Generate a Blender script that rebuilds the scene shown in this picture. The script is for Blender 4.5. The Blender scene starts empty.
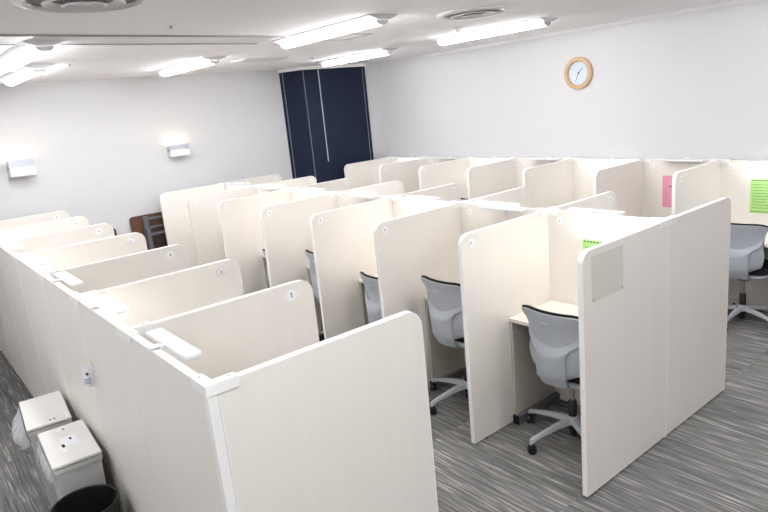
import bpy, bmesh, math, random
from mathutils import Vector, Matrix
random.seed(4)
PI = math.pi
C = bpy.context.scene.collection
R = math.radians

# ------------------------------------------------------------------ materials
def srgb(r, g, b):
    f = lambda v: (v/255/12.92) if v/255 <= .04045 else ((v/255+.055)/1.055)**2.4
    return (f(r), f(g), f(b), 1)

def mat(name, col, rough=.5, metal=0., noise=None, bump=None, emit=None, alpha=None, spec=.5, coat=0, trans=0):
    m = bpy.data.materials.new(name); m.use_nodes = True
    nt = m.node_tree; b = nt.nodes['Principled BSDF']
    b.inputs['Base Color'].default_value = col
    b.inputs['Roughness'].default_value = rough
    b.inputs['Metallic'].default_value = metal
    b.inputs['Specular IOR Level'].default_value = spec
    if coat: b.inputs['Coat Weight'].default_value = coat
    if trans: b.inputs['Transmission Weight'].default_value = trans
    if alpha is not None: b.inputs['Alpha'].default_value = alpha
    if emit:
        b.inputs['Emission Color'].default_value = emit[0]; b.inputs['Emission Strength'].default_value = emit[1]
    tc = nt.nodes.new('ShaderNodeTexCoord'); mp = nt.nodes.new('ShaderNodeMapping')
    nt.links.new(tc.outputs['Object'], mp.inputs['Vector'])
    if noise:                                                # (scale xyz, amount, detail)
        sc, amt, det = noise
        mp.inputs['Scale'].default_value = sc
        n = nt.nodes.new('ShaderNodeTexNoise'); n.inputs['Scale'].default_value = 1; n.inputs['Detail'].default_value = det
        nt.links.new(mp.outputs['Vector'], n.inputs['Vector'])
        mx = nt.nodes.new('ShaderNodeMix'); mx.data_type = 'RGBA'
        mx.inputs['A'].default_value = tuple(c*(1-amt) for c in col[:3])+(1,)
        mx.inputs['B'].default_value = tuple(min(1, c*(1+amt)) for c in col[:3])+(1,)
        nt.links.new(n.outputs['Fac'], mx.inputs['Factor']); nt.links.new(mx.outputs['Result'], b.inputs['Base Color'])
    if bump:
        n2 = nt.nodes.new('ShaderNodeTexNoise'); n2.inputs['Scale'].default_value = bump[0]
        nt.links.new(tc.outputs['Object'], n2.inputs['Vector'])
        bp = nt.nodes.new('ShaderNodeBump'); bp.inputs['Strength'].default_value = bump[1]; bp.inputs['Distance'].default_value = .002
        nt.links.new(n2.outputs['Fac'], bp.inputs['Height']); nt.links.new(bp.outputs['Normal'], b.inputs['Normal'])
    return m

LAMP = 11.0
M = {}
M['laminate'] = mat('cream_laminate', srgb(236, 230, 222), .42, noise=((30, 30, 1.6), .025, 3))
M['white_edge'] = mat('white_edge_plastic', srgb(244, 243, 240), .35)
M['white_plastic'] = mat('white_plastic', srgb(236, 236, 238), .35)
M['post'] = mat('white_painted_post', srgb(242, 241, 238), .35)
M['desk'] = mat('pale_desk_laminate', srgb(236, 228, 220), .35, noise=((1.6, 30, 30), .02, 3))
M['desk_side'] = mat('grey_desk_side', srgb(192, 186, 176), .5)
M['steel_dark'] = mat('dark_grey_steel', srgb(118, 118, 122), .4, .3)
M['black'] = mat('black_plastic', srgb(24, 24, 26), .45)
M['black_fabric'] = mat('black_mesh_fabric', srgb(26, 26, 29), .9, bump=(600, .4))
M['chair_grey'] = mat('chair_grey_plastic', srgb(172, 177, 184), .45)
M['chair_base'] = mat('chair_base_grey', srgb(186, 188, 192), .4)
M['chrome'] = mat('polished_steel', srgb(190, 190, 192), .2, 1)
M['sticker'] = mat('white_sticker', srgb(244, 244, 244), .5)
M['ink'] = mat('dark_ink', srgb(52, 54, 58), .6)
M['ink_green'] = mat('dark_green_ink', srgb(84, 122, 58), .6)
M['ink_red'] = mat('dark_red_ink', srgb(120, 40, 66), .6)
M['green_paper'] = mat('green_paper', srgb(178, 224, 140), .7)
M['pink_paper'] = mat('pink_paper', srgb(234, 158, 180), .7)
M['grey_film'] = mat('grey_film_pocket', srgb(218, 212, 202), .3)
M['white_paper'] = mat('white_paper', srgb(240, 240, 244), .7)
M['blue_ink'] = mat('blue_ink', srgb(150, 156, 190), .7)
M['bin'] = mat('light_grey_bin_plastic', srgb(198, 198, 196), .45)
M['bin_lid'] = mat('off_white_bin_lid', srgb(228, 226, 222), .4)
M['bag'] = mat('clear_plastic_bag', srgb(232, 232, 236), .22, alpha=.42, bump=(40, .6))
M['black_bin'] = mat('black_bin_plastic', srgb(17, 17, 19), .5)
M['wall'] = mat('white_wallpaper', srgb(211, 210, 212), .85, bump=(120, .12))
M['ceiling'] = mat('white_ceiling_board', srgb(249, 246, 247), .9, bump=(200, .2))
M['trim'] = mat('grey_white_trim', srgb(222, 220, 220), .6)
M['slot_dark'] = mat('dark_slot', srgb(150, 145, 145), .7)
M['navy'] = mat('navy_cloth_panel', srgb(25, 34, 56), .75, bump=(300, .2), spec=.3)
M['navy_strip'] = mat('grey_blue_seam_strip', srgb(118, 126, 144), .4, .2)
M['pale_strip'] = mat('pale_aluminium_strip', srgb(196, 202, 214), .35, .4)
M['fixture'] = mat('white_steel_fixture', srgb(214, 212, 212), .4)
M['tube_on'] = mat('glowing_ceiling_diffuser', (1, 1, 1, 1), .5, emit=((.97, .985, 1, 1), LAMP))
M['bar_on'] = mat('glowing_lamp_diffuser', (1, 1, 1, 1), .5, emit=((.97, .985, 1, 1), 3.7))
M['bar_off'] = mat('unlit_lamp_diffuser', srgb(214, 214, 216), .4)
M['bulb'] = mat('warm_glowing_bulb', (1, .9, .7, 1), .5, emit=((1, .72, .36, 1), 13.0))
M['sconce'] = mat('white_sconce_metal', srgb(186, 190, 200), .4)
M['wood'] = mat('light_beech', srgb(206, 172, 136), .5, noise=((6, 60, 6), .08, 3))
M['clock_face'] = mat('pale_blue_clock_face', srgb(206, 216, 228), .5)
M['brown_board'] = mat('brown_table_board', srgb(96, 62, 40), .5, noise=((2, 30, 30), .12, 3))
M['brown_edge'] = mat('dark_brown_edge', srgb(60, 42, 34), .5)
M['frame_grey'] = mat('grey_table_frame', srgb(112, 112, 122), .4, .4)

def carpet():
    m = bpy.data.materials.new('striped_grey_carpet'); m.use_nodes = True
    nt = m.node_tree; L = nt.links; b = nt.nodes['Principled BSDF']
    N = lambda t: nt.nodes.new('ShaderNode'+t)
    tc = N('TexCoord')
    sep = N('SeparateXYZ'); L.new(tc.outputs['Object'], sep.inputs[0])
    def flo(o, s):
        a = N('Math'); a.operation = 'DIVIDE'; a.inputs[1].default_value = s; L.new(o, a.inputs[0])
        f = N('Math'); f.operation = 'FLOOR'; L.new(a.outputs[0], f.inputs[0]); return f.outputs[0]
    cm = N('CombineXYZ'); L.new(flo(sep.outputs[0], .25), cm.inputs[0]); L.new(flo(sep.outputs[1], 1.0), cm.inputs[1])
    wn = N('TexWhiteNoise'); wn.noise_dimensions = '3D'; L.new(cm.outputs[0], wn.inputs['Vector'])
    off = N('VectorMath'); off.operation = 'SCALE'; off.inputs['Scale'].default_value = 7; L.new(wn.outputs['Color'], off.inputs[0])
    ad = N('VectorMath'); ad.operation = 'ADD'; L.new(tc.outputs['Object'], ad.inputs[0]); L.new(off.outputs[0], ad.inputs[1])
    def streak(sx, sy, det):
        mp = N('Mapping'); mp.inputs['Scale'].default_value = (sx, sy, 1); L.new(ad.outputs[0], mp.inputs[0])
        n = N('TexNoise'); n.inputs['Scale'].default_value = 1; n.inputs['Detail'].default_value = det; n.inputs['Roughness'].default_value = .6
        L.new(mp.outputs[0], n.inputs['Vector']); return n.outputs['Fac']
    r1 = N('ValToRGB'); cr = r1.color_ramp
    cr.elements[0].position = .36; cr.elements[0].color = srgb(104, 104, 103)
    cr.elements[1].position = .74; cr.elements[1].color = srgb(200, 197, 193)
    for p, c in ((.50, srgb(124, 123, 121)), (.58, srgb(138, 136, 134)), (.64, srgb(168, 165, 162))):
        e = cr.elements.new(p); e.color = c
    L.new(streak(105, 3.4, 2.5), r1.inputs[0])
    r2 = N('ValToRGB'); r2.color_ramp.elements[0].position = .35; r2.color_ramp.elements[0].color = (.84, .84, .84, 1)
    r2.color_ramp.elements[1].position = .7; r2.color_ramp.elements[1].color = (1.12, 1.12, 1.12, 1)
    L.new(streak(30, 2.2, 3), r2.inputs[0])
    mu = N('Mix'); mu.data_type = 'RGBA'; mu.blend_type = 'MULTIPLY'; mu.inputs['Factor'].default_value = 1
    L.new(r1.outputs[0], mu.inputs['A']); L.new(r2.outputs[0], mu.inputs['B'])
    tv = N('Mix'); tv.data_type = 'RGBA'; tv.blend_type = 'MULTIPLY'; tv.inputs['Factor'].default_value = 1
    mr = N('MapRange'); mr.inputs['To Min'].default_value = .9; mr.inputs['To Max'].default_value = 1.08; L.new(wn.outputs['Value'], mr.inputs['Value'])
    L.new(mu.outputs['Result'], tv.inputs['A']); L.new(mr.outputs[0], tv.inputs['B'])
    L.new(tv.outputs['Result'], b.inputs['Base Color'])
    b.inputs['Roughness'].default_value = .95; b.inputs['Specular IOR Level'].default_value = .15
    bp = N('Bump'); bp.inputs['Strength'].default_value = .35; bp.inputs['Distance'].default_value = .003
    n3 = N('TexNoise'); n3.inputs['Scale'].default_value = 350; L.new(tc.outputs['Object'], n3.inputs['Vector'])
    L.new(n3.outputs['Fac'], bp.inputs['Height']); L.new(bp.outputs[0], b.inputs['Normal'])
    return m
M['carpet'] = carpet()

# ------------------------------------------------------------------ mesh helpers
def B(): return bmesh.new()

def box(bm, x0, x1, y0, y1, z0, z1, bev=0, seg=2):
    x0, x1 = min(x0, x1), max(x0, x1); y0, y1 = min(y0, y1), max(y0, y1); z0, z1 = min(z0, z1), max(z0, z1)
    v = [bm.verts.new((x, y, z)) for z in (z0, z1) for y in (y0, y1) for x in (x0, x1)]
    fs = [bm.faces.new([v[i] for i in q]) for q in ((0, 2, 3, 1), (4, 5, 7, 6), (0, 1, 5, 4), (2, 6, 7, 3), (1, 3, 7, 5), (0, 4, 6, 2))]
    if bev:
        ed = list({e for f in fs for e in f.edges})
        bmesh.ops.bevel(bm, geom=ed, offset=bev, segments=seg, affect='EDGES', profile=.5)
    return bm

def prism(bm, pts, fn, d0, d1):
    """closed outline pts (a,b) extruded between depths d0 and d1; fn(a,b,d)->xyz"""
    lo = [bm.verts.new(fn(a, b, d0)) for a, b in pts]; hi = [bm.verts.new(fn(a, b, d1)) for a, b in pts]
    n = len(pts)
    bm.faces.new(lo); bm.faces.new(hi[::-1])
    for i in range(n):
        j = (i+1) % n
        bm.faces.new((lo[j], lo[i], hi[i], hi[j]))
    return bm

def ring(bm, outer, inner, fn, d0, d1):
    n = len(outer)
    V = [[bm.verts.new(fn(a, b, d)) for a, b in P] for P in (outer, inner) for d in (d0, d1)]
    o0, o1, i0, i1 = V
    for k in range(n):
        j = (k+1) % n
        bm.faces.new((o0[k], o0[j], o1[j], o1[k])); bm.faces.new((i0[j], i0[k], i1[k], i1[j]))
        bm.faces.new((o0[j], o0[k], i0[k], i0[j])); bm.faces.new((o1[k], o1[j], i1[j], i1[k]))
    return bm

def lathe(bm, prof, cx=0, cy=0, n=32, axis='z', cz=0, cap=True):
    rows = []
    for r, h in prof:
        row = []
        for k in range(n):
            a = 2*PI*k/n; c, s = r*math.cos(a), r*math.sin(a)
            if axis == 'z': p = (cx+c, cy+s, h+cz)
            elif axis == 'y': p = (cx+c, cy+h, cz+s)
            else: p = (cx+h, cy+c, cz+s)
            row.append(bm.verts.new(p))
        rows.append(row)
    for a, b in zip(rows, rows[1:]):
        for k in range(n):
            j = (k+1) % n; bm.faces.new((a[k], a[j], b[j], b[k]))
    if cap:
        bm.faces.new(rows[0][::-1]); bm.faces.new(rows[-1])
    return bm

def tube(bm, p0, p1, r0, r1=None, n=12):
    r1 = r0 if r1 is None else r1
    p0, p1 = Vector(p0), Vector(p1); d = (p1-p0).normalized()
    u = d.orthogonal().normalized(); w = d.cross(u)
    a = [bm.verts.new(p0+r0*(math.cos(2*PI*k/n)*u+math.sin(2*PI*k/n)*w)) for k in range(n)]
    b = [bm.verts.new(p1+r1*(math.cos(2*PI*k/n)*u+math.sin(2*PI*k/n)*w)) for k in range(n)]
    for k in range(n):
        j = (k+1) % n; bm.faces.new((a[k], a[j], b[j], b[k]))
    bm.faces.new(a[::-1]); bm.faces.new(b)
    return bm

def grid_solid(bm, P, T):
    """P rows x cols of points (back face); T same size (front face)"""
    nr, nc = len(P), len(P[0])
    A = [[bm.verts.new(p) for p in r] for r in P]; D = [[bm.verts.new(p) for p in r] for r in T]
    for i in range(nr-1):
        for j in range(nc-1):
            bm.faces.new((A[i][j], A[i][j+1], A[i+1][j+1], A[i+1][j]))
            bm.faces.new((D[i][j], D[i+1][j], D[i+1][j+1], D[i][j+1]))
    def side(a, b, c, d): bm.faces.new((a, b, c, d))
    for j in range(nc-1):
        side(A[0][j+1], A[0][j], D[0][j], D[0][j+1]); side(A[-1][j], A[-1][j+1], D[-1][j+1], D[-1][j])
    for i in range(nr-1):
        side(A[i][0], A[i+1][0], D[i+1][0], D[i][0]); side(A[i+1][-1], A[i][-1], D[i][-1], D[i+1][-1])
    return bm

def obj(name, bm, m, parent=None, loc=None, rot=None, smooth=False, bevel=0, subsurf=0, label=None):
    bmesh.ops.recalc_face_normals(bm, faces=bm.faces[:])
    me = bpy.data.meshes.new(name); bm.to_mesh(me); bm.free()
    me.materials.append(M[m] if isinstance(m, str) else m)
    o = bpy.data.objects.new(name, me); C.objects.link(o)
    if parent: o.parent = parent
    if loc: o.location = loc
    if rot: o.rotation_euler = rot
    if smooth:
        for p in me.polygons: p.use_smooth = True
        if smooth != 'all': me.set_sharp_from_angle(angle=R(smooth if smooth is not True else 40))
    if bevel:
        md = o.modifiers.new('bevel', 'BEVEL'); md.width = bevel; md.segments = 2; md.limit_method = 'ANGLE'; md.angle_limit = R(40)
    if subsurf:
        md = o.modifiers.new('sub', 'SUBSURF'); md.levels = subsurf; md.render_levels = subsurf
    if label: o['label'] = label
    return o

def tag(o, label, cat, group=None):
    o['label'] = label; o['category'] = cat
    if group: o['group'] = group
    return o

def thing(name, label, cat, loc=(0, 0, 0), rz=0, group=None):
    o = bpy.data.objects.new(name, None); C.objects.link(o); o.empty_display_size = .1
    o.location = loc; o.rotation_euler = (0, 0, rz)
    return tag(o, label, cat, group)

def struct(name, bm, m, **k):
    o = obj(name, bm, m, **k); o['kind'] = 'structure'; return o

def dup(root, loc, rz, label, group):
    r = root.copy(); C.objects.link(r); r.location = loc; r.rotation_euler = (0, 0, rz); r['label'] = label; r['group'] = group
    for ch in list(root.children):
        c = ch.copy(); C.objects.link(c); c.parent = r
        for g in list(ch.children):
            d = g.copy(); C.objects.link(d); d.parent = c
    return r

ORD = ['first', 'second', 'third', 'fourth', 'fifth', 'sixth', 'seventh', 'eighth']

# ------------------------------------------------------------------ layout (metres)
H = 1.35; T = .028; ZB = .014
ZC = 2.678; XW = 5.252
AY = [.026, .811, 1.587, 2.356, 3.189, 4.009, 4.807, 5.560]
BY = [-.030, .771, 1.565, 2.357, 3.159, 4.012, 4.765, 5.600]
CY = [.755, 1.483, 2.288, 3.045, 3.826, 4.576, 5.345]
XB = 2.711; XC = 5.205
DA = .878; DBL = .832; DBR = .804; DC = .835
YW0, YW1 = 5.66, 5.86             # back wall at x = -3 and x = 5.25 (it runs slightly askew)
def yw(x): return 5.735+.027*(x-.553)

# ------------------------------------------------------------------ the room
bm = B(); box(bm, -3, XW+.1, -4, 6.1, -.1, 0); struct('floor', bm, 'carpet')
bm = B(); box(bm, -3.1, XW+.1, -4.1, 6.1, ZC, ZC+.1); struct('ceiling', bm, 'ceiling')
bm = B(); box(bm, XW, XW+.1, -4, 6.1, 0, ZC); struct('wall_right', bm, 'wall')
bm = B(); prism(bm, [(-3, yw(-3)), (XW, yw(XW)), (XW, 6.1), (-3, 6.1)], lambda a, b, d: (a, b, d), 0, ZC); struct('wall_back', bm, 'wall')
bm = B(); box(bm, -3.1, -3, -4, 6.1, 0, ZC); struct('wall_left', bm, 'wall')
bm = B(); box(bm, -3.1, XW+.1, -4.1, -4, 0, ZC); struct('wall_front', bm, 'wall')
bm = B(); box(bm, XW-.012, XW, -4, yw(XW)-.02, 0, .06); struct('baseboard_right', bm, 'trim')
bm = B(); prism(bm, [(-3, yw(-3)-.012), (XW-.02, yw(XW)-.012), (XW-.02, yw(XW)), (-3, yw(-3))], lambda a, b, d: (a, b, d), 0, .06); struct('baseboard_back', bm, 'trim')
bm = B(); box(bm, XW-.010, XW, -4, 5.2, ZC-.034, ZC-.001); struct('trim_1', bm, 'trim')
# slot strip running across the ceiling
bm = B(); box(bm, -3, 1.93, -.185, .185, -.004, 0)
rail = struct('trim_2', bm, 'fixture', loc=(0, 2.40, ZC-.001), rot=(0, 0, R(7.5)))
rail['label'] = 'long white slot strip across the ceiling'
for s in (-1, 1):
    bm = B(); box(bm, -3, 1.93, s*.185-.012, s*.185+.012, -.009, 0)
    o = obj('slot_edge', bm, 'slot_dark', rail)

# ------------------------------------------------------------------ camera
def make_camera():
    yaw, pit, rol = .6652, -.2405, -.0991
    fw = Vector((math.sin(yaw)*math.cos(pit), math.cos(yaw)*math.cos(pit), math.sin(pit)))
    r = Vector((math.cos(yaw), -math.sin(yaw), 0)); u = r.cross(fw)
    r2 = math.cos(rol)*r+math.sin(rol)*u; u2 = -math.sin(rol)*r+math.cos(rol)*u
    mt = Matrix((r2, u2, -fw)).transposed().to_4x4(); mt.translation = Vector((-.6566, -1.7458, 2.1437))
    cd = bpy.data.cameras.new('camera'); co = bpy.data.objects.new('camera', cd); C.objects.link(co)
    co.matrix_world = mt; cd.sensor_fit = 'HORIZONTAL'; cd.sensor_width = 36; cd.lens = 629.07/768*36; cd.clip_start = .05
    bpy.context.scene.camera = co
make_camera()

# ------------------------------------------------------------------ ceiling lights
def ceiling_light(x, y0, y1, label):
    t = thing('ceiling_light', label, 'ceiling light', (x, (y0+y1)/2, ZC), 0, 'strip lights on the ceiling')
    h = (y1-y0)/2
    bm = B()
    a = [(-.118, -.0005), (.118, -.0005), (.118, -.006), (.05, -.030), (-.05, -.030), (-.118, -.006)]
    prism(bm, a, lambda p, q, d: (p, d, q), -h-.03, h+.03); obj('housing', bm, 'fixture', t)
    bm = B()
    prof = [(-.044, -.0305)]+[(.048*math.cos(PI+PI*k/12), -.036+.026*math.sin(PI+PI*k/12)) for k in range(13)]+[(.044, -.0305)]
    prism(bm, prof, lambda p, q, d: (p, d, q), -h, h); obj('diffuser', bm, 'tube_on', t, smooth=True)
    for s in (-1, 1):
        bm = B(); prism(bm, [(p*1.03, q*1.015) for p, q in prof], lambda p, q, d: (p, d, q), s*h, s*(h+.012)); obj('end_cap', bm, 'fixture', t)
CL = [(2.08, 1.53, 2.71, 'long white ceiling strip light in the middle of the photo beside the square hatch'),
      (3.88, 3.60, 4.80, 'white strip light on the ceiling directly in front of the navy column'),
      (3.94, 1.63, 2.86, 'white strip light on the ceiling along the right wall, nearest the round vent'),
      (1.97, 3.80, 5.00, 'white strip light on the ceiling above the right wall sconce'),
      (.30, 2.50, 3.66, 'white strip light at the left edge, nearer of the two beyond the ceiling slot strip'),
      (.55, 3.92, 5.14, 'white strip light at the left edge, farther of the two near the back wall')]
for c in CL: ceiling_light(*c)
# unseen lights: the first two continue rows, the others are added as fill
for x, y in ((2.08, -.15), (3.93, -.25), (.3, -1.0), (-1.6, -1.2), (-1.3, 1.2), (-1.25, 3.0), (2.08, -3.0), (.3, -3.0)):
    ceiling_light(x, y-.64, y+.64, 'unseen white ceiling strip light, from a set mostly added as fill')

def round_vent(x, y, r, label):
    t = thing('ceiling_vent', label, 'vent', (x, y, ZC), 0, 'round vents on the ceiling')
    bm = B(); lathe(bm, [(r, -.0005), (r, -.012), (r-.015, -.022), (r-.035, -.022), (r-.05, -.008)], n=56, cap=False); obj('outer_ring', bm, 'fixture', t, smooth=True)
    bm = B(); lathe(bm, [(r-.052, -.0005), (r-.052, -.003), (.001, -.003)], n=48); obj('throat', bm, 'slot_dark', t)
    for f, z in ((.62, -.022), (.34, -.03)):
        bm = B(); lathe(bm, [(r*f, z), (r*f-.01, z-.006), (r*(f-.13), z+.014), (r*(f-.16), z+.014), (r*f-.02, z+.004)], n=48, cap=False); obj('cone_ring', bm, 'fixture', t, smooth=True)
    bm = B(); lathe(bm, [(.001, -.028), (r*.14, -.026), (r*.16, -.004)], n=32); obj('hub', bm, 'trim', t, smooth=True)
round_vent(2.775, 1.375, .25, 'round ceiling vent of white rings, right of the ceiling hatch')
round_vent(.19, 1.175, .265, 'round ceiling vent cut off by the top edge of the photo, upper left')

def small_round(name, x, y, r, d, m, label, cat):
    t = thing(name, label, cat, (x, y, ZC))
    bm = B(); lathe(bm, [(r, -.0005), (r, -.004), (r*.8, -.007), (r*.5, -.007)], n=28, cap=False); obj('flange', bm, 'fixture', t, smooth=True)
    bm = B(); lathe(bm, [(r*.48, -.002), (r*.46, -d*.7), (r*.3, -d), (.0005, -d)], n=24); obj('head', bm, m, t, smooth=True)
small_round('sprinkler_head', .85, 1.92, .018, .02, 'slot_dark', 'small dark sprinkler head on the ceiling in front of the slot strip', 'sprinkler')
small_round('sprinkler_head', .78, 3.92, .018, .02, 'slot_dark', 'small dark dot of a sprinkler on the ceiling beside the two left strip lights', 'sprinkler')
small_round('smoke_detector', 3.43, 2.15, .04, .035, 'trim', 'small white ceiling sensor between the round vent and the strip light', 'detector')
small_round('sprinkler_head', 3.31, 4.22, .02, .02, 'slot_dark', 'small dark dot of a sprinkler on the ceiling above the navy column', 'sprinkler')
# square flush hatch
t = thing('ceiling_hatch', 'flush square access hatch in the ceiling beside the long strip light', 'hatch', (2.56, 2.58, ZC))
bm = B(); box(bm, -.14, .14, -.17, .17, -.003, -.0005); obj('panel', bm, 'ceiling', t)
bm = B(); ring(bm, [(-.147, -.177), (.147, -.177), (.147, .177), (-.147, .177)], [(-.141, -.171), (.141, -.171), (.141, .171), (-.141, .171)], lambda a, b, d: (a, b, d), -.005, -.0005); obj('frame', bm, 'slot_dark', t)
t = thing('ceiling_speaker', 'flat pale square grille on the ceiling left of the navy column', 'speaker', (2.68, 4.25, ZC), R(8))
bm = B(); box(bm, -.27, .27, -.13, .13, -.012, -.0005, .004); obj('frame', bm, 'fixture', t)
bm = B(); box(bm, -.23, .23, -.09, .09, -.015, -.0125); obj('grille', bm, 'trim', t)

# ------------------------------------------------------------------ navy column in the corner
nx0, nx1, ny0 = 3.955, 4.985, 5.46
t = thing('corner_column', 'tall navy clad column in the back right corner with pale seam strips', 'column', (nx0, ny0, 0))
zt = 2.635
FP = [(0, 0), (nx1-nx0, 0), (nx1-nx0, .37), (-.135, .365)]
bm = B(); prism(bm, FP, lambda a, b, d: (a, b, d), 0, zt); obj('cladding', bm, 'navy', t)
bm = B(); prism(bm, [(-.012, -.012), (nx1-nx0+.012, -.012), (nx1-nx0+.012, .37), (-.147, .365)], lambda a, b, d: (a, b, d), zt+.0005, ZC-.001); obj('top_frame', bm, 'white_edge', t)
for x, m, w in ((.008, 'navy_strip', .010), (.245, 'pale_strip', .014), (.98, 'navy_strip', .010)):
    bm = B(); box(bm, x-w/2, x+w/2, -.004, -.0005, 1.42 if m == 'pale_strip' else .02, zt-.01); obj('seam_strip', bm, m, t)
bm = B(); prism(bm, [(-.115, .30), (-.119, .31), (-.123, .31), (-.119, .30)], lambda a, b, d: (a, b, d), .02, zt-.01); obj('seam_strip', bm, 'navy_strip', t)

bm = B(); box(bm, nx1+.002, XW, ny0+.03, yw(XW)-.001, 0, ZC); struct('wall_gap_filler', bm, 'wall')  # added wall return, fills the gap that shaded the wall beside the column

# ------------------------------------------------------------------ wall clock
t = thing('wall_clock', 'round wall clock with light wooden frame and pale dial on the right wall', 'clock', (XW, 2.208, 2.228))
rc = .163
bm = B(); lathe(bm, [(rc, -.001), (rc, -.03), (rc-.012, -.04), (rc-.036, -.04), (rc-.044, -.03), (rc-.046, -.012)], n=64, axis='x', cap=False); obj('frame', bm, 'wood', t, smooth=True)
bm = B(); lathe(bm, [(rc-.047, -.001), (rc-.047, -.012), (.0005, -.012)], n=48, axis='x'); obj('dial', bm, 'clock_face', t)
for k in range(12):
    a = PI*k/6; bm = B(); r0, r1 = (.088, .104)
    w = .004 if k % 3 else .006
    d = Vector((0, math.sin(a), math.cos(a))); s = Vector((0, math.cos(a), -math.sin(a)))
    v = [bm.verts.new(d*r+s*q+Vector((x, 0, 0))) for x in (-.0135, -.0125) for r, q in ((r0, -w/2), (r1, -w/2), (r1, w/2), (r0, w/2))]
    for q in ((0, 1, 2, 3), (7, 6, 5, 4), (0, 4, 5, 1), (1, 5, 6, 2), (2, 6, 7, 3), (3, 7, 4, 0)): bm.faces.new([v[i] for i in q])
    obj('hour_mark', bm, 'blue_ink', t)
def hand(name, dy, dz, w, x):
    bm = B(); tube(bm, (x, -dy*.15, -dz*.15), (x, dy, dz), w, w*.6, 6); obj(name, bm, 'ink', t)
hand('hour_hand', -.048, .052, .0035, -.016); hand('minute_hand', .034, -.086, .003, -.020)
bm = B(); lathe(bm, [(.007, -.0125), (.007, -.023), (.0005, -.023)], n=16, axis='x'); obj('hand_hub', bm, 'ink', t)

# ------------------------------------------------------------------ wall sconces
def sconce(x, z0, z1, w, label):
    t = thing('wall_sconce', label, 'wall light', (x, yw(x), (z0+z1)/2), R(1.5), 'sconces on the back wall')
    h = (z1-z0)/2
    bm = B(); box(bm, -w/2, w/2, -.012, -.001, -h, h*.6); obj('back_plate', bm, 'sconce', t)
    n = 9
    Po, Pi = [], []
    for i in range(n):                                 # curved shade bowing out downwards, open at top
        s = i/(n-1); zz = h-2*h*.52*s; yy = -.085-.022*math.sin(s*PI*.5)
        Po.append([(xx, yy, zz) for xx in (-w/2, w/2)]); Pi.append([(xx, yy+.004, zz) for xx in (-w/2, w/2)])
    bm = B(); grid_solid(bm, Po, Pi); obj('upper_shade', bm, 'sconce', t, smooth=True)
    bm = B(); pts = [(-w/2+w*k/12, -.118+.018*((k-6)/6)**2) for k in range(13)]+[(w/2, -.012), (-w/2, -.012)]
    prism(bm, pts, lambda a, b, d: (a, b, d), -h, -h*.06); obj('lower_shade', bm, 'white_plastic', t)
    for s in (-1, 1):
        bm = B(); box(bm, s*(w/2-.004), s*w/2, -.088, -.012, -h*.27, h*.8); obj('side_cheek', bm, 'sconce', t)
    bm = B(); bmesh.ops.create_uvsphere(bm, u_segments=16, v_segments=8, radius=.026); obj('bulb', bm, 'bulb', t, loc=(0, -.05, h*.35), smooth='all')
sconce(2.25, 1.745, 1.885, .235, 'small white wall sconce with warm glow, right one, nearer the navy column')
sconce(.558, 1.755, 1.93, .235, 'small white wall sconce with warm glow, left one, at the photo edge')

# ------------------------------------------------------------------ cubicle panels
def outline(L, z0, z1, r, inset=0):
    x0, x1, a, b = inset, L-inset, z0+inset, z1-inset; rr = r-inset
    p = [(x0, a), (x1, a)]
    for k in range(9):
        t = PI/2*k/8; p.append((x1-rr+rr*math.cos(t), b-rr+rr*math.sin(t)))
    p.append((x0, b)); return p

def mark_tick(parent, x, y, z, s):
    bm = B(); box(bm, x-s*.16, x+s*.16, y-.0006, y, z-s*.42, z+s*.42); obj('number_mark', bm, 'ink', parent)

def mark_one(parent, y, s):
    bm = B()
    box(bm, -s*.09, s*.09, y-.0006, y, -s*.5, s*.5)
    prism(bm, [(-s*.30, s*.22), (-s*.30, s*.32), (-s*.09, s*.5), (-s*.09, s*.34)], lambda a, b, d: (a, d, b), y-.0006, y)
    obj('number_one', bm, 'ink', parent)

def divider(x, y, dirx, L, label, group, sticker='disc', rs=.022, sx=.112, feet=True):
    """panel from (x,y) running dirx, rounded at its free upper corner"""
    t = thing('partition_panel', label, 'partition', (x, y, 0), 0, group)
    fn = lambda a, b, d: (dirx*a, d, b)
    o = outline(L, ZB, H, .07); i = outline(L, ZB, H, .07, .0045)
    bm = B(); prism(bm, i, fn, -T/2, T/2); obj('panel_board', bm, 'laminate', t)
    bm = B(); ring(bm, o, [(a*1, b) for a, b in outline(L, ZB, H, .07, .0043)], fn, -T/2-.0006, T/2+.0006)
    obj('edge_band', bm, 'white_edge', t)
    px = dirx*(L-sx); pz = H-.0575
    if sticker == 'disc' or sticker == 'one':
        bm = B(); lathe(bm, [(rs, -.001), (rs, 0), (.0005, 0)][::-1] if False else [(rs, 0), (rs, -.001), (.0005, -.001)], n=28, axis='y')
        s = obj('number_sticker', bm, 'sticker', t, loc=(px, -T/2-.0008, pz))
        if sticker == 'one': mark_one(s, -.0012, rs*.8)
        else: mark_tick(s, 0, -.0012, 0, rs*.62)
    elif sticker == 'holder':
        bm = B(); box(bm, -.030, .030, -.009, 0, -.017, .015, .003); s = obj('number_holder', bm, 'white_plastic', t, loc=(px, -T/2-.0008, pz))
        bm = B(); box(bm, -.014, .014, -.006, 0, .0155, .028); obj('clip', bm, 'white_plastic', s)
        mark_tick(s, 0, -.0095, 0, .014)
    if feet:
        for fx in (.12, L-.12):
            bm = B(); lathe(bm, [(.012, 0), (.012, ZB-.001)], cx=dirx*fx, n=14); obj('levelling_foot', bm, 'black', t)
    return t

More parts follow.
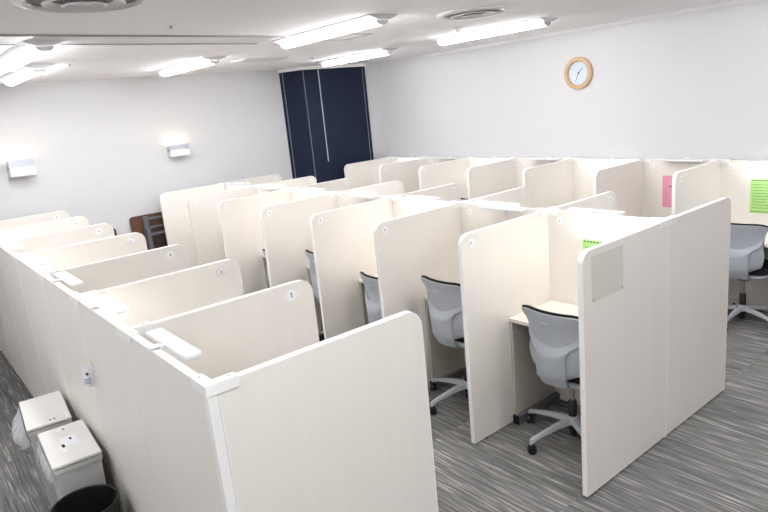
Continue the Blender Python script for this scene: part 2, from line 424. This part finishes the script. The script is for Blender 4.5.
def spine_panel(x, y0, y1, label, group, face=-1, sticker=True):
    t = thing('back_panel', label, 'partition', (x, (y0+y1)/2, 0), 0, group)
    h = (y1-y0)/2
    bm = B(); box(bm, -T/2, T/2, -h+.0045, h-.0045, ZB, H-.0045); obj('panel_board', bm, 'laminate', t)
    bm = B(); box(bm, -T/2-.0006, T/2+.0006, -h, h, H-.0043, H); box(bm, -T/2-.0006, T/2+.0006, -h, -h+.0043, ZB, H-.0044); box(bm, -T/2-.0006, T/2+.0006, h-.0043, h, ZB, H-.0044)
    obj('edge_band', bm, 'white_edge', t)
    if sticker:
        bm = B(); lathe(bm, [(.025, 0), (.025, face*.001), (.0005, face*.001)], n=28, axis='x')
        s = obj('number_sticker', bm, 'sticker', t, loc=(face*(T/2+.0008), h-.10, H-.06))
        bm = B(); box(bm, face*.0012, face*.0018, -.0022, .0022, -.006, .006); obj('number_mark', bm, 'ink', s)
    for s in (-1, 1):
        bm = B(); lathe(bm, [(.012, 0), (.012, ZB-.001)], cy=s*(h-.1), n=14); obj('levelling_foot', bm, 'black', t)
    return t

def post(x, y, arms, sx, sy, label, group):
    """slim post where panels meet, with a clamp cap whose arms straddle the panels"""
    t = thing('connector_post', label, 'post', (x, y, 0), 0, group)
    bm = B(); box(bm, -sx/2, sx/2, -sy/2, sy/2, 0, H-.002); obj('post', bm, 'post', t)
    bm = B(); L = .092; w = T/2+.0015; w2 = w+.004; z0, z1, z2 = H-.030, H+.0006, H+.006
    c = max(sx, sy)/2+.002
    box(bm, -w2, w2, -w2, w2, z1, z2)
    for a in arms:
        if a in '+-':
            s = 1 if a == '+' else -1
            box(bm, s*w2, s*L, -w2, w2, z1, z2)
            for q in (-1, 1): box(bm, s*w2, s*L, q*w, q*w2, z0, z1)
            box(bm, s*L, s*L+.001*s, -w2, w2, z0+.02, z2)
        else:
            s = 1 if a == 'n' else -1
            box(bm, -w2, w2, s*w2, s*L, z1, z2)
            for q in (-1, 1): box(bm, q*w, q*w2, s*w2, s*L, z0, z1)
    for q in '+-':
        s = 1 if q == '+' else -1
        if q not in arms: box(bm, s*w, s*w2, -w2, w2, z0, z1)
    for q, s in (('n', 1), ('s', -1)):
        if q not in arms: box(bm, (-w2+.0001 if '-' in arms else -w+.0002), (w2-.0001 if '+' in arms else w-.0002), s*w, s*w2, z0, z1)
    obj('clamp_cap', bm, 'post', t)
    for a in arms:
        bm = B(); d = {'+': (1, 0), '-': (-1, 0), 'n': (0, 1), 's': (0, -1)}[a]
        lathe(bm, [(.004, z2), (.004, z2+.0012), (.0005, z2+.0012)], cx=d[0]*.068, cy=d[1]*.068, n=10); obj('screw', bm, 'chrome', t)
    return t

LEFT = 'left row beside the bins'
gA, gBL, gBR, gC = 'dividers of the left row', 'left dividers of the middle row', 'right dividers of the middle row', 'dividers of the far row'
# left row
for i, y in enumerate(AY):
    if i == 0:
        divider(.0185, y, 1, DA-.0185, 'large blank cream end panel nearest the camera with rounded corner, left row', gA, None)
    else:
        stk = {1: 'one', 2: 'holder', 4: 'holder'}.get(i, 'disc')
        lab = {1: 'cream divider panel with a clear round number 1 sticker, behind the large blank end panel',
               2: 'cream divider with a white rectangular number holder, directly behind the number 1 divider',
               3: 'cream divider with a round sticker, between the two dividers with rectangular holders, left row',
               4: 'cream divider with white rectangular holder, farther of two, overlapping the brown folding table'}.get(i,
               'cream divider panel with round sticker, %s from the front in the left row' % ORD[i])
        divider(.0150, y, 1, DA-.0150, lab, gA, stk, .030, .12)
    lab = 'white corner post with clamp cap at the front left corner of the nearest cubicle' if i == 0 else \
          'slim white connector post, %s along the left row back, seen from the bins' % ORD[i]
    if i == 0: post(0, y, '+n', .033, .033, lab, 'connector posts of the left row')
    else: post(0, y, '+ns' if i < 7 else '+s', T, .011, lab, 'connector posts of the left row')
for i in range(7):
    a = AY[i]+(.018 if i == 0 else .0062); b = AY[i+1]-.0062
    lab = ['cream back panel of the left row nearest the camera, beside the white corner post',
           'cream back panel of the left row behind the black round bin, second from the corner',
           'cream back panel of the left row beside the two grey bins, third from the corner'][i] if i < 3 else 'cream back panel, %s from the front corner along the left row' % ORD[i]
    spine_panel(0, a, b, lab, 'back panels of the left row', 1, False)

# middle double row
for i, y in enumerate(BY):
    s = '%s from the front' % ORD[i]
    if i == 0:
        divider(XB-.0064, y, -1, DBL-.0064, 'cream end panel of the middle row carrying the faded grey sheet, left half', gBL, None)
        divider(XB+.0064, y, 1, DBR-.0064, 'plain cream end panel of the middle row, right half beside the carpet aisle', gBR, None)
        post(XB, y, '+-n', .0115, T, 'white connector post joining the two front end panels of the middle row', 'connector posts of the middle row')
    else:
        divider(XB-.0150, y, -1, DBL-.0150, 'cream divider with small round sticker, %s, left side of middle row' % s, gBL, 'disc', .026, .08)
        divider(XB+.0150, y, 1, DBR-.0150, 'cream divider with small round sticker, %s, right side of middle row' % s, gBR, 'disc', .026, .08)
        post(XB, y, '+-ns' if i < 7 else '+-s', T, .011, 'white connector post, %s, along the middle row spine' % s, 'connector posts of the middle row')
for i in range(7):
    a = BY[i]+(.0152 if i == 0 else .0062); b = BY[i+1]-.0062
    spine_panel(XB, a, b, 'cream back panel with round sticker between facing cubicles, %s from the front, middle row' % ORD[i], 'back panels of the middle row', -1)

# far row along the right wall
cy = [-.03]+CY
for i, y in enumerate(CY):
    s = '%s from the right' % ORD[i]
    divider(XC-.0150, y, -1, DC-.0150, 'cream divider panel with round sticker, %s, far row along the white wall' % s, gC, 'disc', .025, .09)
    post(XC, y, '-ns' if i < 6 else '-s', T, .011, 'white connector post, %s, far row along the white wall' % s, 'connector posts of the far row')
for i in range(7):
    spine_panel(XC, cy[i]+.0062, cy[i+1]-.0062, 'cream back panel with round sticker, %s cubicle from the right, far row' % ORD[i], 'back panels of the far row', -1)

# ------------------------------------------------------------------ desk lamps clipped to the back panels
def lamp(x0, yc, side, L, lit, label, group, z=H):
    t = thing('desk_lamp', label, 'lamp', (x0+side*.068, yc, z), 0, group)
    w = .033
    def pill(L, w, r):
        p = []
        for cx, cy_, a0 in ((w-r, L/2-r, 0), (-w+r, L/2-r, 90), (-w+r, -L/2+r, 180), (w-r, -L/2+r, 270)):
            for k in range(6): p.append((cx+r*math.cos(R(a0+18*k)), cy_+r*math.sin(R(a0+18*k))))
        return p
    bm = B(); prism(bm, pill(L, w, .016), lambda a, b, d: (a, b, d), -.008, .008); obj('lamp_housing', bm, 'white_plastic', t, bevel=.003)
    bm = B(); prism(bm, pill(L-.02, w-.007, .010), lambda a, b, d: (a, b, d), -.0125, -.0083); obj('diffuser', bm, 'bar_on' if lit else 'bar_off', t)
    bm = B(); xs = -side*.068
    box(bm, xs+side*.0165, xs+side*.022, -.02, .02, -.06, .012); box(bm, xs-side*.018, xs+side*.0165, -.02, .02, .0068, .012)
    box(bm, xs+side*.0222, -side*.0335, -.012, .012, -.004, .006); obj('bracket', bm, 'white_plastic', t, bevel=.0015)
    bm = B(); tube(bm, (-side*.03, L*.28, -.012), (-side*.012, L*.28, -.02), .005, .005, 10); obj('switch', bm, 'trim', t)
    return t
for i in range(7):
    ym = (AY[i]+AY[i+1])/2; lit = i % 2 == 1
    st = 'lit' if lit else 'unlit'
    lamp(0, ym+.08, 1, .40, lit, '%s white lamp bar over the %s cubicle from the front, left row' % (st, ORD[i]), 'lamp bars of the left row')
    ym = (BY[i]+BY[i+1])/2; lit = i % 2 == 0; st = 'lit' if lit else 'unlit'
    lamp(XB, ym-.07, -1, .38, lit, '%s white lamp bar over the %s cubicle, left side of middle row' % (st, ORD[i]), 'lamp bars of the middle row')
    lit = not lit; st = 'lit' if lit else 'unlit'
    lamp(XB, ym+.09, 1, .38, lit, '%s white lamp bar over the %s cubicle, right side of middle row' % (st, ORD[i]), 'lamp bars of the middle row')
    ym = (cy[i]+cy[i+1])/2; lit = i % 2 == 0; st = 'lit' if lit else 'unlit'
    lamp(XC, ym-.07, -1, .38, lit, '%s white lamp bar over the %s cubicle from the right, far row' % (st, ORD[i]), 'lamp bars of the far row')

# ------------------------------------------------------------------ desks
def desk(xs, side, y0, y1, label, group):
    """top against back panel at xs, reaching out to side"""
    t = thing('cubicle_desk', label, 'desk', (xs, (y0+y1)/2, 0), 0, group)
    h = (y1-y0)/2-.0165; a, b = side*.0165, side*.455
    bm = B(); box(bm, a, b, -h, h, .712, .737, .003); obj('desktop', bm, 'desk', t)
    for s in (-1, 1):
        bm = B(); box(bm, a+side*.02, b-side*.004, s*(h-.004), s*(h-.022), .0655, .7115); obj('side_panel', bm, 'desk_side', t)
        bm = B(); box(bm, a, b+side*.005, s*(h-.001), s*(h-.05), .004, .065, .004); f = obj('foot_rail', bm, 'steel_dark', t)
        bm = B(); box(bm, b+side*.0055, b+side*.010, s*(h-.001), s*(h-.05), .004, .065); obj('end_cap', bm, 'black', f)
    bm = B(); box(bm, a, a+side*.018, -h+.024, h-.024, .40, .711); obj('modesty_panel', bm, 'desk_side', t)
    return t
for i in range(5):
    desk(XB, -1, BY[i], BY[i+1], 'pale desk in the %s cubicle from the front, left side of middle row' % ORD[i], 'desks of the middle row')
desk(XC, -1, cy[0], cy[1], 'pale desk under the green notice at the right photo edge, far row', 'desks of the far row')

# ------------------------------------------------------------------ task chairs (local +x = forward)
def lerp_tab(tab, v):
    for (a, p), (b, q) in zip(tab, tab[1:]):
        if v <= b:
            t = (v-a)/(b-a); t = t*t*(3-2*t)
            return p+(q-p)*t
    return tab[-1][1]
WID = [(.47, .150), (.53, .185), (.60, .195), (.68, .182), (.76, .190), (.82, .210), (.87, .227)]
BACKX = [(.40, -.165), (.50, -.205), (.60, -.208), (.70, -.205), (.80, -.215), (.87, -.232)]
def make_chair(arm0, dz, label, group):
    t = thing('task_chair', label, 'chair', (0, 0, 0), 0, group)
    nu, nv = 13, 12
    def bx(u, z): return lerp_tab(BACKX, z)+.062*abs(u)**2.2
    # backrest shell
    P, F = [], []
    for i in range(nv):
        z = .47+.40*i/(nv-1); w = lerp_tab(WID, z); rp, rf = [], []
        for j in range(nu):
            u = -1+2*j/(nu-1)
            zz = z-(.03*max(0, abs(u)-.72)**1.2*3 if i >= nv-2 else 0)+(.03*max(0, abs(u)-.6)*2 if i == 0 else 0)
            rp.append((bx(u, z), u*w, zz+dz)); rf.append((bx(u, z)+.012, u*w*.985, zz+dz))
        P.append(rp); F.append(rf)
    bm = B(); grid_solid(bm, P, F); obj('backrest_shell', bm, 'chair_grey', t, smooth=55, bevel=.002)
    # black cushion in front of it, just showing above the shell
    P, F = [], []
    for i in range(nv):
        z = .49+.395*i/(nv-1); w = lerp_tab(WID, min(z, .87)); rp, rf = [], []
        for j in range(nu):
            u = -1+2*j/(nu-1)
            zz = z-(.03*max(0, abs(u)-.72)**1.2*3 if i >= nv-2 else 0)
            e = 1-.55*max(0, abs(u)-.8)*5*.6
            rp.append((bx(u, z)+.0125-(.004 if i == nv-1 else 0), u*w*.99, zz+dz)); rf.append((bx(u, z)+.014+(.036 if i < nv-3 else (.030, .020, .010)[i-nv+3])*e, u*w*.95, zz-.003+dz))
        P.append(rp); F.append(rf)
    bm = B(); grid_solid(bm, P, F); obj('back_cushion', bm, 'black_fabric', t, smooth=55)
    # outer back frame: wide U at the top narrowing into one trunk that turns under the seat
    P, F = [], []
    n2 = 14
    for i in range(n2):
        v = i/(n2-1); rp, rf = [], []
        for j in range(nu):
            u = -1+2*j/(nu-1)
            ztop = .665+.085*abs(u)**2.2
            z = ztop+(.415-ztop)*v
            w = lerp_tab([(0, .186), (.12, .182), (.26, .125), (.42, .102), (.7, .100), (1, .092)], v)
            if v < .26: zz = z+.0*u
            else: zz = z
            x = lerp_tab(BACKX, zz)+.062*abs(u*w/.19)**2.2-.003-.026*min(1, v*5)*(1-.35*abs(u)**4)
            rp.append((x, u*w, zz+dz)); rf.append((lerp_tab(BACKX, zz)+.062*abs(u*w/.19)**2.2-.0006, u*w*.985, zz+dz))
        P.append(rp); F.append(rf)
    bm = B(); grid_solid(bm, P, F); obj('back_frame', bm, 'chair_grey', t, smooth=50, bevel=.003)
    bm = B(); box(bm, -.213, -.2, -.032, .032, .808+dz, .814+dz, .002)
    obj('pull_ridge', bm, 'chair_grey', t, loc=(-.026, 0, 0))
    bm = B(); prism(bm, [(-.150, .395), (-.165, .41), (-.165, .428), (-.10, .405), (.08, .400), (.08, .375), (-.06, .372)], lambda a, b, d: (a, d, b+dz), -.075, .075)
    obj('under_arm', bm, 'chair_grey', t, bevel=.006)
    # seat
    def slab(x0, x1, hw, z0, z1, r, m, name, bev):
        p = []
        for cx, c2, a0 in ((x1-r, hw-r, 0), (x0+r, hw-r, 90), (x0+r, -hw+r, 180), (x1-r, -hw+r, 270)):
            for k in range(7): p.append((cx+r*math.cos(R(a0+15*k)), c2+r*math.sin(R(a0+15*k))))
        bm = B(); prism(bm, p, lambda a, b, d: (a, b, d+dz), z0, z1); obj(name, bm, m, t, bevel=bev, smooth=60)
    slab(-.125, .27, .208, .432, .478, .09, 'black_fabric', 'seat_cushion', .016)
    slab(-.135, .255, .204, .404, .4315, .09, 'chair_grey', 'seat_shell', .008)
    # lift and base
    bm = B(); lathe(bm, [(.05, .35+dz), (.06, .3735+dz), (.06, .3745+dz)], n=20); obj('mechanism', bm, 'steel_dark', t)
    bm = B(); lathe(bm, [(.014, .235), (.014, .349+dz)], n=16); obj('gas_lift', bm, 'chrome', t, smooth=True)
    bm = B(); lathe(bm, [(.027, .1605), (.026, .255), (.02, .262)], n=20); obj('lift_cover', bm, 'black', t, smooth=True)
    bm = B(); lathe(bm, [(.030, .10), (.043, .115), (.043, .14), (.034, .16)], n=24); obj('base_hub', bm, 'chair_base', t, smooth=True)
    bm = B(); lathe(bm, [(.022, .03), (.024, .0995)], n=18); obj('lift_foot', bm, 'black', t, smooth=True)
    for k in range(5):
        a = R(arm0+72*k); c, s = math.cos(a), math.sin(a)
        q = lambda l, w, z: (l*c-w*s, l*s+w*c, z)
        bm = B(); rows = []
        for l, w, z0, z1 in ((.0435, .024, .112, .148), (.14, .020, .108, .136), (.27, .015, .088, .110), (.318, .014, .072, .098), (.325, .012, .060, .092)):
            rows.append([bm.verts.new(q(l, -w, z0)), bm.verts.new(q(l, w, z0)), bm.verts.new(q(l, w*.7, z1)), bm.verts.new(q(l, -w*.7, z1))])
        for A, D in zip(rows, rows[1:]):
            for j in range(4): bm.faces.new((A[j], A[(j+1) % 4], D[(j+1) % 4], D[j]))
        bm.faces.new(rows[0][::-1]); bm.faces.new(rows[-1]); leg = obj('base_arm', bm, 'chair_base', t, bevel=.003)
        # twin-wheel caster
        bm = B(); ax = a+R(60+40*k); ca, sa = math.cos(ax), math.sin(ax); cx, c2 = .315*c, .315*s
        for sg in (-1, 1):
            tube(bm, (cx+sg*.006*ca, c2+sg*.006*sa, .028), (cx+sg*.023*ca, c2+sg*.023*sa, .028), .028, .025, 18)
        tube(bm, (cx, c2, .028), (cx, c2, .0595), .011, .011, 10)
        obj('caster', bm, 'black', leg, smooth=40)
    return t
made = {}
def chair(x, y, rz, arm0, dz, label, group):
    o = make_chair(arm0, dz, label, group); o.location = (x, y, 0); o.rotation_euler = (0, 0, rz); return o
gch = 'grey task chairs in the middle row'
chair(2.345, .36, R(0), 165, .014, 'grey task chair with black cushion in the nearest cubicle behind the grey-sheet end panel', gch)
chair(2.30, 1.20, R(-2), 173, .075, 'grey task chair in the second cubicle from the front, left side of middle row', gch)
chair(2.30, 1.93, R(-4), 150, -.01, 'grey task chair in the third cubicle from the front, left side of middle row', gch)
chair(2.34, 2.77, R(0), 170, .06, 'grey task chair mostly hidden in the fourth cubicle, left side of middle row', gch)
chair(2.30, 3.50, R(0), 140, -.01, 'sliver of a grey task chair in the fifth cubicle, left side of middle row', gch)
gcc = 'grey task chairs in the far row'
chair(4.86, .385, R(3), 174, .03, 'grey task chair at the right photo edge facing the desk with green notice', gcc)
chair(4.94, 3.385, R(0), 200, .045, 'black topped chair peeking over the middle row, fourth cubicle of the far row', gcc)

# ------------------------------------------------------------------ notices
def sheet(name, label, cat, loc, w, h, m, ink, lines, normal='-x', group=None):
    t = thing(name, label, cat, loc, 0, group)
    bm = B(); n = -1
    fn = (lambda a, b, d: (-d, -a, b)) if normal == '-x' else (lambda a, b, d: (a, -d, b))
    prism(bm, [(0, 0), (w, 0), (w, h), (0, h)], fn, 0, .0008); obj('paper', bm, m, t)
    bm = B()
    for (a0, a1, b0, b1) in lines:
        prism(bm, [(a0*w, b0*h), (a1*w, b0*h), (a1*w, b1*h), (a0*w, b1*h)], fn, .001, .0014)
    if lines: obj('printed_lines', bm, ink, t)
    return t
def notice_lines():
    L = []
    rnd = random.Random(3)
    for k in range(9): L.append((.05+.104*k, .05+.104*k+.07, .94, .975)); L.append((.05+.104*k, .05+.104*k+.07, .03, .06))
    for k in range(9):
        a = .08; e = .6+.32*rnd.random()
        L.append((a, e, .83-.085*k, .842-.085*k))
    return L
sheet('green_notice', 'green printed notice on the back panel above the chair at the right edge', 'notice', (XC-T/2-.0012, .487, .892), .21, .297, 'green_paper', 'ink_green', notice_lines())
sheet('green_notice', 'green notice half hidden behind the end panel, nearest left cubicle of middle row', 'notice', (XB-T/2-.0012, .499, .889), .21, .297, 'green_paper', 'ink_green', notice_lines())
sheet('pink_notice', 'pink printed notice on the back panel in the far row', 'notice', (XC-T/2-.0012, 1.272, .89), .21, .305, 'pink_paper', 'ink_red',
      [(.30+.09*k, .36+.09*k, .645, .685) for k in range(6)])
t = sheet('film_pocket', 'faded grey square film pocket stuck on the middle row end panel', 'film pocket', (1.955, BY[0]-T/2-.0002, 1.075), .285, .238, 'grey_film', 'ink', [], '-y')
for a, b in ((.006, .006), (.262, .006)):
    bm = B(); box(bm, a, a+.018, -.0020, -.0010, b, b+.012); obj('corner_tape', bm, 'steel_dark' if False else 'desk_side', t)
# white card clipped to the seam of the left row
t = thing('paper_tag', 'small white paper tag hanging on the left row back panel above the bins', 'tag', (-.021, 1.500, .978), R(-20))
bm = B(); P = []; F = []
for i in range(6):
    v = i/5; zz = .055-.112*v; c = .034*v
    P.append([(-.045+.0*v, -.012-c*.3, zz), (-.02, -.010-c, zz-.004), (.004, -.009-c*.2, zz-.01)]); F.append([(p[0], p[1]+.0008, p[2]) for p in P[-1]])
grid_solid(bm, P, F); obj('card', bm, 'white_paper', t)
bm = B(); prism(bm, [(-.004, -.0095), (.0045, -.0095), (.0045, .006), (-.004, .006)], lambda a, b, d: (a, b, d), .040, .052); obj('hook', bm, 'white_plastic', t)
bm = B(); box(bm, -.028, -.017, -.0335, -.028, -.002, .010); obj('printed_mark', bm, 'ink', t)
bm = B()
for k in range(3): box(bm, -.040, -.010, -.0385-.003*k, -.0345-.003*k, -.022-.010*k, -.018-.010*k)
obj('printed_lines', bm, 'blue_ink', t)

# ------------------------------------------------------------------ bins
def lidded_bin(x, y, rz, label, notes):
    t = thing('lidded_bin', label, 'bin', (x, y, 0), rz, 'grey bins behind the left row')
    w, l, z = .115, .235, .55
    bm = B()
    lo = [bm.verts.new((sx*w*.80, sy*l*.86, .004)) for sx, sy in ((-1, -1), (1, -1), (1, 1), (-1, 1))]
    hi = [bm.verts.new((sx*w*.95, sy*l*.95, .50)) for sx, sy in ((-1, -1), (1, -1), (1, 1), (-1, 1))]
    hi2 = [bm.verts.new((sx*w*.90, sy*l*.92, .50)) for sx, sy in ((-1, -1), (1, -1), (1, 1), (-1, 1))]
    lo2 = [bm.verts.new((sx*w*.76, sy*l*.83, .02)) for sx, sy in ((-1, -1), (1, -1), (1, 1), (-1, 1))]
    bm.faces.new(lo[::-1]); bm.faces.new(lo2)
    for k in range(4):
        j = (k+1) % 4
        bm.faces.new((lo[k], lo[j], hi[j], hi[k])); bm.faces.new((hi[k], hi[j], hi2[j], hi2[k])); bm.faces.new((hi2[k], hi2[j], lo2[j], lo2[k]))
    obj('bin_body', bm, 'bin', t, bevel=.006)
    bm = B(); ring(bm, [(-w, -l), (w, -l), (w, l), (-w, l)], [(-w*.9, -l*.94), (w*.9, -l*.94), (w*.9, l*.94), (-w*.9, l*.94)], lambda a, b, d: (a, b, d), .501, .528); obj('rim', bm, 'bin', t, bevel=.004)
    bm = B(); box(bm, -w-.002, w+.002, -l-.003, l+.003, .532, z, .006); lid = obj('lid', bm, 'bin_lid', t)
    for (a0, a1, b0, b1, m) in notes:
        bm = B(); box(bm, a0, a1, b0, b1, z+.0004, z+.0012 if m != 'ink' else z+.0022); obj('lid_label', bm, m, lid)
    return t
lidded_bin(-.165, 2.325, R(-5), 'light grey lidded bin, rear one, with a clear bag hanging out on the left',
           [(.005, .014, -.205, -.192, 'ink'), (.026, .036, -.205, -.192, 'ink')])
lidded_bin(-.162, 1.757, R(-3), 'light grey lidded bin, front one, with white paper labels on its lid',
           [(-.035, .045, -.055, .075, 'white_paper'), (-.052, -.022, -.11, -.015, 'white_paper'), (.010, .022, .02, .045, 'ink'), (-.03, .03, .165, .19, 'white_paper'), (.0, .012, .17, .185, 'ink')])
def bag(loc, rz, y0, y1, drop, out, label, seed, cat='plastic bag'):
    rnd = random.Random(seed)
    nr, nc = 12, 26; P, F = [], []
    for i in range(nr):
        v = i/(nr-1); r, q = [], []
        for j in range(nc):
            u = j/(nc-1); y = y0+(y1-y0)*u
            e = math.sin(PI*min(1, max(0, u)))**.5
            x = -(.006+out*math.sin(min(1, v*1.15)*PI*.8)*e)+.010*math.sin(9*u*PI+3*v)*v+.006*rnd.uniform(-1, 1)*v
            z = .529-drop*v*(.55+.45*e)+.008*rnd.uniform(-1, 1)*v
            r.append((x-.118, y, z)); q.append((x-.1172, y, z))
        P.append(r); F.append(q)
    bm = B(); grid_solid(bm, P, F)
    o = obj('bin_bag', bm, 'bag', None, loc=loc, rot=(0, 0, rz), smooth='all'); return tag(o, label, cat)
bag((-.165, 2.325, 0), R(-5), -.20, .23, .16, .065, 'clear plastic bag bulging from the left of the rear grey bin', 1)
bag((-.162, 1.757, 0), R(-3), -.235, .21, .09, .022, 'clear plastic bag edge peeking out on the left of the front grey bin', 2)
t = thing('waste_basket', 'round black open waste basket in front of the grey bins', 'bin', (-.213, 1.350, 0))
bm = B(); lathe(bm, [(.0005, .003), (.122, .003), (.126, .010), (.148, .392), (.153, .396), (.153, .402), (.148, .404), (.143, .400), (.141, .39), (.120, .014), (.0005, .014)], n=56); obj('basket', bm, 'black_bin', t, smooth=True)

# ------------------------------------------------------------------ folding tables parked by the back wall
def flip_table(x0, x1, y, ztop, label):
    t = thing('folding_table', label, 'table', (x0, y, 0), 0, 'folding tables by the back wall')
    L = x1-x0; z0 = ztop-.45
    def rr(L, a, b, r):
        p = []
        for cx, c2, a0 in ((L-r, b-r, 0), (r, b-r, 90), (r, a+r, 180), (L-r, a+r, 270)):
            for k in range(6): p.append((cx+r*math.cos(R(a0+18*k)), c2+r*math.sin(R(a0+18*k))))
        return p
    fn = lambda a, b, d: (a, d, b)
    bm = B(); prism(bm, [(a+.003*(1 if a < L/2 else -1), b) for a, b in rr(L, z0+.003, ztop-.003, .03)], fn, -.014, .014); obj('tabletop', bm, 'brown_board', t)
    bm = B(); ring(bm, rr(L, z0, ztop, .032), [(a+.0029*(1 if a < L/2 else -1), b) for a, b in rr(L, z0+.0029, ztop-.0029, .03)], fn, -.015, .015); obj('edge_band', bm, 'brown_edge', t)
    for xx in (.13, L-.19):
        bm = B(); box(bm, xx, xx+.06, -.052, -.016, ztop-.30, ztop-.012, .004); br = obj('hinge_bracket', bm, 'frame_grey', t)
        bm = B(); lathe(bm, [(.010, -.062), (.010, -.0525)], cx=xx+.03, cz=ztop-.22, n=14, axis='y'); obj('bolt', bm, 'black', br)
        bm = B(); box(bm, xx+.008, xx+.052, -.098, -.054, .052, ztop-.16, .004); lg = obj('leg', bm, 'frame_grey', t)
        bm = B(); box(bm, xx+.01, xx+.05, -.108, .012, .03, .0515, .004); obj('foot_bar', bm, 'frame_grey', lg)
        for yy in (-.09, -.01):
            bm = B(); tube(bm, (xx+.018, yy, .0145), (xx+.042, yy, .0145), .0145, .0145, 14); obj('caster', bm, 'black', lg)
    for zz in (ztop-.05, ztop-.155):
        bm = B(); box(bm, .192, L-.195, -.045, -.020, zz-.014, zz+.014, .004); obj('rail', bm, 'frame_grey', t)
    bm = B(); box(bm, .185, L-.19, -.085, -.060, ztop-.245, ztop-.215, .004); obj('rail', bm, 'frame_grey', t)
    bm = B(); box(bm, .185, L-.19, -.059, -.018, ztop-.37, ztop-.175); obj('storage_shelf', bm, 'brown_edge', t)
flip_table(1.542, 2.66, 5.735, 1.12, 'brown folding table with grey steel frame tipped up against the back wall')
flip_table(.24, 1.362, 5.718, 1.04, 'edge of a brown folding table peeking out beyond the left row')

# ------------------------------------------------------------------ world and view
w = bpy.data.worlds.new('world'); bpy.context.scene.world = w; w.use_nodes = True
w.node_tree.nodes['Background'].inputs['Color'].default_value = (.8, .85, .9, 1)
w.node_tree.nodes['Background'].inputs['Strength'].default_value = .2
vs = bpy.context.scene.view_settings
vs.view_transform = 'Standard'; vs.look = 'None'; vs.exposure = 2.17; vs.gamma = 1; vs.use_curve_mapping = False
